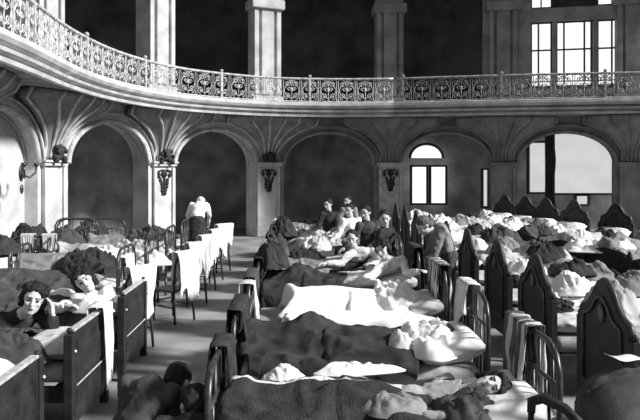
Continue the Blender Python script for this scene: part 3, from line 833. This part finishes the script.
# reclining patients (world coords)
person('person in white shirt propped on an elbow behind the white covered bed', dict(
    head=(1.03, 8.0, 1.08), hf=(-.45, -.85, -.15), hu=(-.3, .0, 1), chest=(1.12, 8.15, .84), pelvis=(.85, 8.2, .68), right=(-.75, -.5, -.1),
    armR=[(.78, 7.85, .72), (.95, 7.62, .73), (.8, -.5, .1), (0, 0, 1)], armL=[(1.33, 7.9, .80), (1.42, 7.66, .86), (.3, -.6, .2), (0, 0, 1)],
    legR=[(.45, 8.1, .68), (0, 8.1, .64), (-.08, 8.1, .7)], legL=[(.45, 8.25, .68), (0, 8.25, .64), (-.08, 8.25, .7)]), cloth='white', hair='hair', style='tousled', seed=3, vox=.009)
person('person with dark hair and pale open shirt half sitting, looking towards the camera', dict(
    head=(.76, 9.4, 1.06), hf=(-.15, -.95, -.1), hu=(-.1, 0, 1), chest=(.86, 9.5, .80), pelvis=(.72, 9.6, .68), right=(-.9, -.35, 0),
    armR=[(.58, 9.25, .72), (.36, 9.12, .74), (-.8, -.4, 0), (0, 0, 1)], armL=[(1.15, 9.25, .72), (1.02, 9.0, .76), (-.7, -.4, 0), (0, 0, 1)],
    legR=[(.3, 9.5, .68), (-.1, 9.5, .64), (-.15, 9.5, .7)], legL=[(.3, 9.65, .68), (-.1, 9.65, .64), (-.15, 9.65, .7)]), cloth='white2', seed=4, vox=.009)
# bending man between the head ends
person('person in long grey coat bending over between the rows of headboards', dict(
    head=(1.62, 8.35, 1.34), hf=(-.75, -.2, -.6), hu=(-.6, 0, .75), chest=(1.86, 8.42, 1.22), pelvis=(1.98, 8.5, .93), right=(.1, 1, 0),
    armR=[(1.75, 8.62, .98), (1.55, 8.55, .85)], armL=[(1.72, 8.2, .98), (1.52, 8.2, .86)],
    legR=[(1.93, 8.6, .5), (1.98, 8.6, .09), (1.85, 8.6, .04)], legL=[(1.92, 8.38, .5), (1.98, 8.36, .09), (1.84, 8.36, .04)]), cloth='grey', trousers='dark2', hair='hairg', seed=5)
# seated patients further back
def seated(x, y, label, cloth, seed, rz=0, hair='hair', z=0):
    return person(label, dict(head=(0, -.02, 1.33 + z), hf=(-.5, -.8, -.1), hu=(-.1, 0, 1), chest=(.04, .02, 1.04 + z), pelvis=(.06, .05, .68 + z), right=(-.8, -.4, 0),
        armR=[(-.22, -.12, .86 + z), (-.38, -.2, .76 + z)], armL=[(.2, -.2, .86 + z), (.02, -.32, .78 + z)],
        legR=[(-.32, .0, .70 + z), (-.72, -.02, .65 + z), (-.78, -.02, .7 + z)], legL=[(-.32, .15, .70 + z), (-.72, .14, .65 + z), (-.78, .14, .7 + z)]), cloth=cloth, seed=seed, loc=(x, y, 0), rz=rz, hair=hair, vox=.012)
seated(1.12, 10.95, 'person in dark jacket sitting up left of the bending person', 'dark2', 6)
seated(.95, 12.35, 'person in white shirt sitting up in bed before the pier', 'white', 7, z=-.05)
seated(.6, 13.75, 'person in dark clothes sitting up under the third arch', 'dark', 8, z=-.02)
seated(1.28, 9.75, 'person in dark coat sitting on a bed behind the one in white shirt', 'dark', 9, rz=.5)
seated(1.1, 14.9, 'person in grey shirt sitting up furthest back right of the aisle', 'grey', 10)

# drapes on R foot ends
dr = [(1, .97, .6, .3, 'dark', 'black coat'), (2, .98, .62, .2, 'dark2', 'charcoal jacket'), (3, .97, .5, .2, 'dark', 'black jacket'), (4, .97, .5, .3, 'mid', 'light grey shirt'),
      (5, .97, .5, .3, 'dark', 'black trousers'), (6, .97, .4, .3, 'dark2', 'dark scarf'), (7, .97, .5, .3, 'white2', 'white towel')]
for i, z, fl, bl, m, nm in dr:
    drape(RX - LB / 2, RD[i] - .32, RD[i] + .3, z, fl, bl, m, 41 + i, '%s hung over the foot rail of the %s bed right of the aisle' % (nm, ORD[i]), 'hung_garment', 'clothes')
drape(RX - LB / 2, 4.0, 4.3, .96, .45, .5, 'dark', 47, 'black rag over the nearest foot rail right of the aisle', 'hung_garment', 'clothes')
heap((RX - LB / 2 + .15, 8.1, .86), .22, .3, .26, 'dark', 61, 'dark bundle of clothes at the aisle end behind the white covered bed', name='clothing_bundle')
heap((RX - LB / 2 + .15, 9.6, .80), .2, .3, .28, 'dark2', 62, 'charcoal bundle of clothes at the aisle end of the fifth bed', name='clothing_bundle')
heap((RX - LB / 2 + .2, 12.3, .80), .25, .3, .4, 'dark', 63, 'tall dark bundle of clothes at the far aisle end', name='clothing_bundle')
drape(RX - LB / 2 + .0, 6.1, 6.3, .97, .25, .42, 'white2', 71, 'white rag knotted over the foot rail by the white covered bed', 'hung_towel', 'towel', gap=.045)
# head ends
drape(RX + LB / 2, RD[0] - .04, RD[0] + .36, 1.11, .4, .62, 'striped2', 50, 'striped grey cloth over the head rail at the lower right', 'hung_cloth', 'cloth')
drape(RX + LB / 2, RD[1] + .0, RD[1] + .34, 1.11, .35, .8, 'white2', 51, 'long white towel over the head rail right of the heaped bedclothes', 'hung_towel', 'towel')
drape(RX + LB / 2, RD[2] - .35, RD[2] + .2, 1.11, .35, .7, 'striped', 53, 'striped ward gown over the head rail below the bending person', 'hung_cloth', 'cloth')
drape(RX + LB / 2, RD[3] - .35, RD[3] + .3, 1.11, .5, .7, 'dark', 54, 'black coat over the head rail beside the bending person', 'hung_garment', 'clothes')

# ---- L row soft goods
lsp = {0: ('dark', .8), 1: ('dark2', 1.0), 2: ('dark2', .9), 3: ('dark2', 1.0), 4: ('grey', 1.0), 5: ('mid', 1.0), 6: ('grey', 1.0)}
for i, d in enumerate(LD):
    m, bd = lsp[i]; LX = LX0 - (.45 if i > 2 else 0)
    blanket((LX, d, 0), 0, m, 80 + i, '%s cover on the %s bed from the camera left of the aisle' % (desc[m], ORD[i]), x1=.45 if i else .4, body=bd, amp=.05, side=.18)
pillow((-2.0, 3.98, .73), .15, 'long white bolster on the panelled bed at the lower left corner', size=(.16, .26, .13), seed=31, tilt=-.35)
pillow((-2.02, 3.62, .73), -.1, 'second white pillow beside the bolster at the lower left edge', size=(.16, .2, .12), seed=37, tilt=-.3)
for i in range(1, 7):
    LX = LX0 - (.45 if i > 2 else 0)
    pillow((LX + .74, LD[i], ZM + .09), 0, 'white pillow on the %s bed from the camera left of the aisle' % ORD[i], seed=i + 40, m='white' if i == 2 else 'white2')
heap((-2.05, 6.38, .68), .25, .16, .16, 'white', 19, 'bright white bunched sheet beside the second boy at the left', name='crumpled_sheet', cat='sheet')
heap((-2.3, 4.95, .60), .35, .12, .22, 'dark2', 66, 'dark folds of blanket in front of the boy at the far left', name='clothing_pile')
person('boy with tousled dark hair propping his head on one hand at the left edge', dict(
    head=(-2.29, 5.5, .97), hf=(.35, -.9, .05), hu=(.25, .1, 1), chest=(-2.5, 5.55, .76), pelvis=(-2.9, 5.5, .68), right=(-.45, -.5, -.45),
    armR=[(-2.60, 5.32, .62), (-2.36, 5.22, .64), (.9, -.1, -.05), (0, 0, 1)], armL=[(-2.12, 5.50, .64), (-2.125, 5.50, .82), (-.12, .2, .9), (.9, .2, 0)],
    legR=[(-3.2, 5.4, .66), (-3.5, 5.4, .64), (-3.55, 5.4, .7)], legL=[(-3.2, 5.55, .66), (-3.5, 5.55, .64), (-3.55, 5.55, .7)]), cloth='dark', style='tousled', seed=11, vox=.008, k=1.12)
person('boy lying with tilted head and pale shirt on the third bed left of the aisle', dict(
    head=(-2.22, 6.62, .91), hf=(.1, -.9, .35), hu=(-.62, .1, .75), chest=(-2.28, 6.72, .72), pelvis=(-2.6, 6.85, .68), right=(-.9, -.1, -.3),
    armR=[(-2.5, 6.4, .68), (-2.3, 6.3, .74), (.8, -.2, .1), (0, 0, 1)], armL=[(-2.0, 6.55, .72), (-2.1, 6.35, .80), (-.7, -.3, .3), (0, -.5, 1)],
    legR=[(-3.0, 6.75, .66), (-3.3, 6.75, .64), (-3.35, 6.75, .7)], legL=[(-3.0, 6.9, .66), (-3.3, 6.9, .64), (-3.35, 6.9, .7)]), cloth='white', style='tousled', seed=12, vox=.008, k=1.12)
drape(-1.76, 5.5, 5.76, .875, .25, .72, 'white', 56, 'long white towel over the corner of the second panelled bed', 'hung_towel', 'towel', amp=.02, gap=.045)
drape(-2.21, 7.9, 8.3, .97, .3, .55, 'white', 57, 'white cloth over the foot rail of the fourth bed left of the aisle', 'hung_cloth', 'cloth')
# heaps on the far L beds
for k, (x, y, h, m, lb) in enumerate([(-2.5, 8.2, .2, 'mid', 'light grey crumpled bedding on the fourth bed left of the aisle'), (-2.4, 9.6, .22, 'white2', 'rumpled off-white bedding on the fifth bed left of the aisle'),
                                      (-3.1, 9.4, .25, 'dark', 'dark clothes on the far end of the fifth bed left of the aisle'), (-2.7, 10.9, .2, 'mid', 'light grey bedding on the sixth bed left of the aisle'),
                                      (-2.9, 12.3, .3, 'dark2', 'charcoal clothes heaped on the last bed left of the aisle')]):
    heap((x, y, ZM + .10), .5, .3, h, m, 100 + k, lb, name='crumpled_bedding', cat='bedding')

# wall cots with piled coats
for k, (x, y, z, rx, ry, h, m, lb) in enumerate([
        (-4.75, 11.3, .60, .45, .5, .5, 'dark', 'dark coats piled on the iron bed by the bright left wall'), (-4.25, 11.5, .60, .4, .7, .42, 'dark2', 'charcoal coats slumped on the iron bed by the left wall'),
        (-4.35, 13.3, .60, .4, .7, .42, 'dark', 'dark clothes piled in the mouth of the leftmost dark arch')]):
    heap((x, y, z), rx, ry, h, m, 120 + k, lb)
for k, (x, y, ln, lb) in enumerate([(-4.55, 10.72, .5, 'pale sleeve'), (-4.2, 10.72, .4, 'white stocking')]):
    drape(x, y - .11, y + .11, .97, .3, .35, 'white2', 130 + k, '%s hung on the end rail of the iron bed by the left wall' % lb, 'hung_cloth', 'cloth', rz=PI / 2)

# pedestal tables at left wall
def pedestal(x, y, label):
    root = empty('pedestal_table', (x, y, 0)); tag(root, label, 'table')
    bm = bmesh.new(); tube(bm, [(0, 0, .70), (0, 0, .72), (0, 0, .74)], [.3, .32, .32], 24); link('table_top', bm, 'wood', root)
    bm = bmesh.new(); tube(bm, [(0, 0, .2), (0, 0, .35), (0, 0, .5), (0, 0, .7)], [.035, .025, .035, .03], 8); link('column', bm, 'wood', root, smooth=True)
    for a in range(3):
        an = a * 2 * PI / 3 - .5; c, s = math.cos(an), math.sin(an)
        bm = bmesh.new(); tube(bm, [(c * .02, s * .02, .28), (c * .12, s * .12, .24), (c * .22, s * .22, .1), (c * .28, s * .28, .015)], [.022, .02, .017, .014], 6); link('leg', bm, 'wood', root, smooth=True)
pedestal(-4.85, 10.2, 'dark pedestal table with curved feet by the bright left wall')
heap((-4.85, 10.2, .74), .36, .36, .26, 'dark', 140, 'dark coat lying on the pedestal table at the left wall')

# ---- chairs along the left of the aisle
def make_chair():
    root = empty('wooden_chair', (0, 0, 0))
    bm = bmesh.new(); box(bm, -.2, .2, -.2, .2, .43, .46, .012); link('seat', bm, 'wood2', root)
    for sx in (-1, 1):
        for sy in (-1, 1):
            bm = bmesh.new()
            if sx > 0: tube(bm, [(.18, sy * .17, .44), (.2, sy * .18, .01)], [.019, .014], 8)
            else: tube(bm, [(-.18, sy * .17, .44), (-.22, sy * .18, .01)], [.02, .015], 8)
            link('leg', bm, 'wood', root, smooth=True)
    bm = bmesh.new(); pts = [(-.19, -.17, .45), (-.22, -.18, .8), (-.24, -.13, .92), (-.245, 0, .95), (-.24, .13, .92), (-.22, .18, .8), (-.19, .17, .45)]
    tube(bm, pts, .016, 8)
    for yy in (-.07, .07): tube(bm, [(-.2, yy, .46), (-.24, yy * 1.1, .93)], .009, 6)
    link('backrest', bm, 'wood', root, smooth=True)
    bm = bmesh.new()
    for s in (-1, 1): tube(bm, [(.19, s * .175, .22), (-.2, s * .175, .22)], .009, 6)
    tube(bm, [(.19, -.17, .28), (.19, .17, .28)], .009, 6); link('stretcher', bm, 'wood', root, smooth=True)
    return root
ch0 = make_chair()
CH = [(-2.0, 7.5, 'white', .5, .36), (-1.74, 8.8, 'white', .66, .40), (-1.72, 9.9, 'white2', .6, .42), (-1.72, 10.9, 'white', .6, .4), (-1.72, 11.9, 'white', .55, .42), (-1.70, 13.0, 'white', .55, .42)]
for i, (x, y, m, ln, ww) in enumerate(CH):
    c = ch0 if i == 0 else copy_tree(ch0); a = PI - (.75, .62, .8, .7, .6, .75)[i]
    c.location = (x, y, 0); c.rotation_euler = (0, 0, a)
    tag(c, 'dark wooden chair draped with white linen, %s from the camera beside the aisle' % ORD[i], 'chair', 'chairs along the aisle')
    o = drape(x - .24 * math.cos(a), y - .24 * math.sin(a) - ww / 2, y - .24 * math.sin(a) + ww / 2, .955, ln, ln * .7, m, 150 + i, 'white linen hanging over the %s chair from the camera along the aisle' % ORD[i], 'hung_linen', 'cloth', rz=a)

# nurse
person('nurse in white blouse and dark skirt bending with her back turned at the aisle end', dict(
    head=(-2.12, 14.30, 1.30), hf=(.1, .8, -.6), hu=(0, .7, .6), chest=(-2.13, 14.05, 1.20), pelvis=(-2.13, 13.8, .93), right=(1, 0, 0),
    armR=[(-1.9, 14.1, 1.05), (-1.95, 14.3, .85)], armL=[(-2.38, 14.1, 1.05), (-2.3, 14.3, .85)],
    legR=[(-2.05, 13.85, .5), (-2.05, 13.8, .09), (-2.05, 13.95, .04)], legL=[(-2.22, 13.85, .5), (-2.22, 13.8, .09), (-2.22, 13.95, .04)]),
    cloth='white', trousers='dark', skirt=(.18, .28), cap='white', seed=13, vox=.012, loc=(-.14, .3, -.0))

# two crouched figures on the floor
person('person in black coat crouching on the floor, left one of the pair', dict(
    head=(-.84, 4.3, .72), hf=(.35, .6, -.7), hu=(.2, .7, .6), chest=(-1.03, 4.12, .66), pelvis=(-1.14, 3.9, .36), right=(.9, -.35, 0),
    armR=[(-.80, 4.2, .30), (-.7, 4.35, .45), (.3, .5, .2)], armL=[(-1.15, 4.3, .34), (-.9, 4.42, .40), (.8, .2, 0)],
    legR=[(-.85, 4.3, .38), (-.85, 4.22, .17), (-.8, 4.35, .14)], legL=[(-1.1, 4.35, .38), (-1.08, 4.25, .17), (-1.05, 4.38, .14)]), cloth='dark2', trousers='dark', seed=14, face=False, loc=(0, .1, -.10))
person('person in black coat crouching on the floor, right one of the pair', dict(
    head=(-.68, 3.88, .68), hf=(-.4, .7, -.5), hu=(-.1, .6, .7), chest=(-.70, 3.70, .54), pelvis=(-.78, 3.45, .26), right=(1, .1, 0),
    armR=[(-.50, 3.9, .26), (-.66, 4.02, .34), (-.7, .4, 0)], armL=[(-.94, 3.8, .28), (-.86, 3.98, .34), (.5, .4, 0)],
    legR=[(-.6, 3.8, .36), (-.6, 3.6, .17), (-.6, 3.75, .14)], legL=[(-.82, 3.75, .36), (-.84, 3.6, .17), (-.84, 3.72, .14)], ), cloth='dark', trousers='dark', hair='hair', seed=15, face=False, loc=(.0, .2, -.10))

# ---- middle row soft goods
mcol = ['grey', 'mid', 'white', 'grey', 'white2', 'dark2', 'mid', 'white', 'grey']
for i, d in enumerate(MD):
    m = mcol[i]
    blanket((MX, d, 0), PI, m, 200 + i, '%s cover on the %s bed from the camera in the middle row' % (desc[m], ORD[i]), x1=.4, body=1.0, amp=.05, side=.2, knee=.06 * (i % 2))
    pillow((MX - .72, d, ZM + .09), 0, 'pillow behind the headboard of the %s bed in the middle row' % ORD[i], seed=i + 60, m='white2')
    if i > 0: lying(i % 3, MX, d, PI, 'person lying in the %s bed from the camera in the middle row' % ORD[i])
for i, (x, y) in enumerate(FPOS):
    m = ['mid', 'grey', 'mid', 'dark2', 'mid', 'grey', 'mid'][i]
    blanket((x, y, 0), FA, m, 230 + i, '%s cover on the %s bed from the right below the far windows' % (desc[m], ORD[i]), x1=.3, body=1.2, amp=.07, side=.2, knee=.1 * (i % 2))
    pillow((x + .70 * math.cos(FA), y + .70 * math.sin(FA), ZM + .13), FA, 'white pillow on the %s bed from the right below the far windows' % ORD[i], m='white', seed=i + 80, size=(.26, .36, .13), tilt=-.5)
    lying((i + 1) % 3, x, y, FA, 'person lying in the %s bed from the right below the far windows' % ORD[i])
for k, (x, y, h, m, lb) in enumerate([(3.3, 14.9, .35, 'white', 'white bedding heaped below the glowing arched window'), (4.1, 15.2, .28, 'mid', 'grey bedding heaped beside the white heap before the arched window'),
                                      (3.0, 16.5, .4, 'white2', 'off-white bedding heaped under the arched window'), (3.9, 12.6, .3, 'dark2', 'charcoal clothes on the seventh bed of the middle row'),
                                      (4.6, 14.3, .22, 'white', 'white bedding thrown up on the third bed from the right below the windows'), (5.2, 11.4, .2, 'white', 'white bedding at the right edge below the windows')]):
    heap((x, y, ZM + .06), .5, .35, h, m, 250 + k, lb, name='crumpled_bedding', cat='bedding')

rnd = random.Random(5)
names = {'white': 'white bedding', 'mid': 'light grey bedding', 'dark': 'black garment', 'grey': 'grey garment'}
for i, d in enumerate(MD[1:], 1):
    for q, m in enumerate((['white', 'dark'], ['mid', 'dark'], ['white', 'grey'])[i % 3]):
        x = 2.8 + q * .75 + rnd.uniform(0, .3)
        heap((x, d + rnd.uniform(-.12, .12), ZM + .12), rnd.uniform(.22, .34), rnd.uniform(.16, .26), rnd.uniform(.16, .26), m, 300 + i * 3 + q, '%s %s on the %s bed of the middle row' % (names[m], ('near the headboard', 'towards the foot')[q], ORD[i]), name='crumpled_bedding' if q == 0 else 'crumpled_garment', cat='bedding' if q == 0 else 'clothes')
for i, (x, y) in enumerate(FPOS):
    for q, m in enumerate((['white', 'dark'], ['grey', 'white'], ['dark', 'white'])[i % 3]):
        t_ = (.35, -.5)[q]
        heap((x + t_ * math.cos(FA) + rnd.uniform(-.1, .1), y + t_ * math.sin(FA), ZM + .12), rnd.uniform(.22, .32), rnd.uniform(.18, .26), rnd.uniform(.18, .30), m, 340 + i * 3 + q, '%s %s on the %s bed from the right below the windows' % (names[m], ('near the pillow', 'towards the foot')[q], ORD[i]), name='crumpled_bedding', cat='bedding', rz=rnd.uniform(0, 3))
for i, d in enumerate(RD[4:], 4):
    heap((.1 + rnd.uniform(-.2, .3), d + .05, ZM + .12), .36, .22, .2, ('dark', 'white2', 'dark2', 'mid', 'dark')[i - 4], 380 + i, '%s on the foot half of the %s bed right of the aisle' % (('black garment', 'off-white cloth', 'charcoal garment', 'light grey cloth', 'black cloth')[i - 4], ORD[i]), name='crumpled_garment')
for i, d in enumerate(LD[3:], 3):
    heap((LX0 - .1 + rnd.uniform(-.2, .3), d + .05, ZM + .12), .4, .22, .24, ('dark', 'white', 'dark2', 'dark')[i - 3], 390 + i, '%s across the middle of the %s bed left of the aisle' % (('black garment', 'bright white cloth', 'charcoal garment', 'black cloth')[i - 3], ORD[i]), name='crumpled_garment')

# bottom right: upholstered chair with coat and a bentwood arm chair
root = empty('armchair', (1.76, 3.6, 0)); tag(root, 'dark armchair back with coat-like cover at the bottom right corner', 'chair')
bm = bmesh.new()
out = [(-.20, .3), (.3, .3), (.3, .86), (.24, .95), (.1, .99), (-.05, .95), (-.16, .88), (-.20, .8)]
prism(bm, out, 'y', -.07, .07); bmesh.ops.bevel(bm, geom=bm.edges[:], offset=.03, segments=3, affect='EDGES'); link('backrest', bm, 'dark2', root, smooth=True)
bm = bmesh.new(); box(bm, -.2, .28, -.5, -.05, .3, .45, .04); link('seat', bm, 'dark2', root, smooth=True)
for x in (-.18, .26):
    for y in (-.45, .03):
        bm = bmesh.new(); tube(bm, [(x, y, .31), (x, y, .01)], [.025, .018], 8); link('leg', bm, 'wood', root)
bm = bmesh.new(); bmesh.ops.create_grid(bm, x_segments=8, y_segments=4, size=1)
for v in bm.verts: v.co = V((v.co.x * .11 + .0, v.co.y * .05, .012 * math.sin(v.co.x * 3) + v.co.x * -.02))
o = link('paper', bm, 'white', None, (1.84, 3.6, 1.03), .2, True); o.modifiers.new('thickness', 'SOLIDIFY').thickness = .004
tag(o, 'small white folded paper on top of the armchair at the bottom right', 'paper')
root = empty('bentwood_chair', (1.27, 3.1, 0)); tag(root, 'dark bentwood chair with curved top rail at the bottom edge', 'chair')
bm = bmesh.new(); tube(bm, [(-.10, .14, .86), (-.09, .16, .91), (-.04, .14, .935), (.04, .07, .91), (.09, .0, .86), (.12, -.06, .76)], [.02, .026, .028, .026, .024, .02], 10)
tube(bm, [(-.10, .14, .86), (-.12, .12, .45)], .016, 8); tube(bm, [(.12, -.06, .76), (.13, -.1, .45)], .016, 8); tube(bm, [(-.02, .12, .92), (-.02, .06, .45)], .009, 6); link('backrest', bm, 'wood', root, smooth=True)
bm = bmesh.new(); tube(bm, [(0, -.05, .42), (0, -.05, .44), (0, -.05, .46)], [.19, .2, .19], 20); link('seat', bm, 'wood', root)
for a in range(4):
    an = a * PI / 2 + .78; bm = bmesh.new(); tube(bm, [(.14 * math.cos(an), -.05 + .14 * math.sin(an), .43), (.17 * math.cos(an), -.05 + .17 * math.sin(an), .01)], [.018, .013], 8); link('leg', bm, 'wood', root)

# ------------------------------------------------------------------ light, world, camera
w = bpy.data.worlds.new('world'); bpy.context.scene.world = w; w.use_nodes = True
w.node_tree.nodes['Background'].inputs[0].default_value = (1, 1, 1, 1); w.node_tree.nodes['Background'].inputs[1].default_value = .26
def sun(name, d, e, ang):
    l = bpy.data.lights.new(name, 'SUN'); l.energy = e; l.angle = ang; o = bpy.data.objects.new(name, l); col.objects.link(o)
    o.rotation_euler = V(d).to_track_quat('-Z', 'Y').to_euler(); o.location = (8, 0, 9)
sun('daylight_from_right_windows', (-.86, .26, -.58), 6.8, .14)
cam = bpy.data.cameras.new('camera'); co = bpy.data.objects.new('camera', cam); col.objects.link(co)
co.location = (0, 0, H); co.rotation_euler = (PI / 2, 0, 0); cam.lens = 36; cam.sensor_width = 36
cam.shift_x = 20 / 640; cam.shift_y = -42 / 640; cam.clip_end = 200
sc = bpy.context.scene; sc.camera = co
sc.view_settings.view_transform = 'Standard'; sc.view_settings.look = 'None'; sc.view_settings.gamma = 1; sc.view_settings.exposure = 0.0
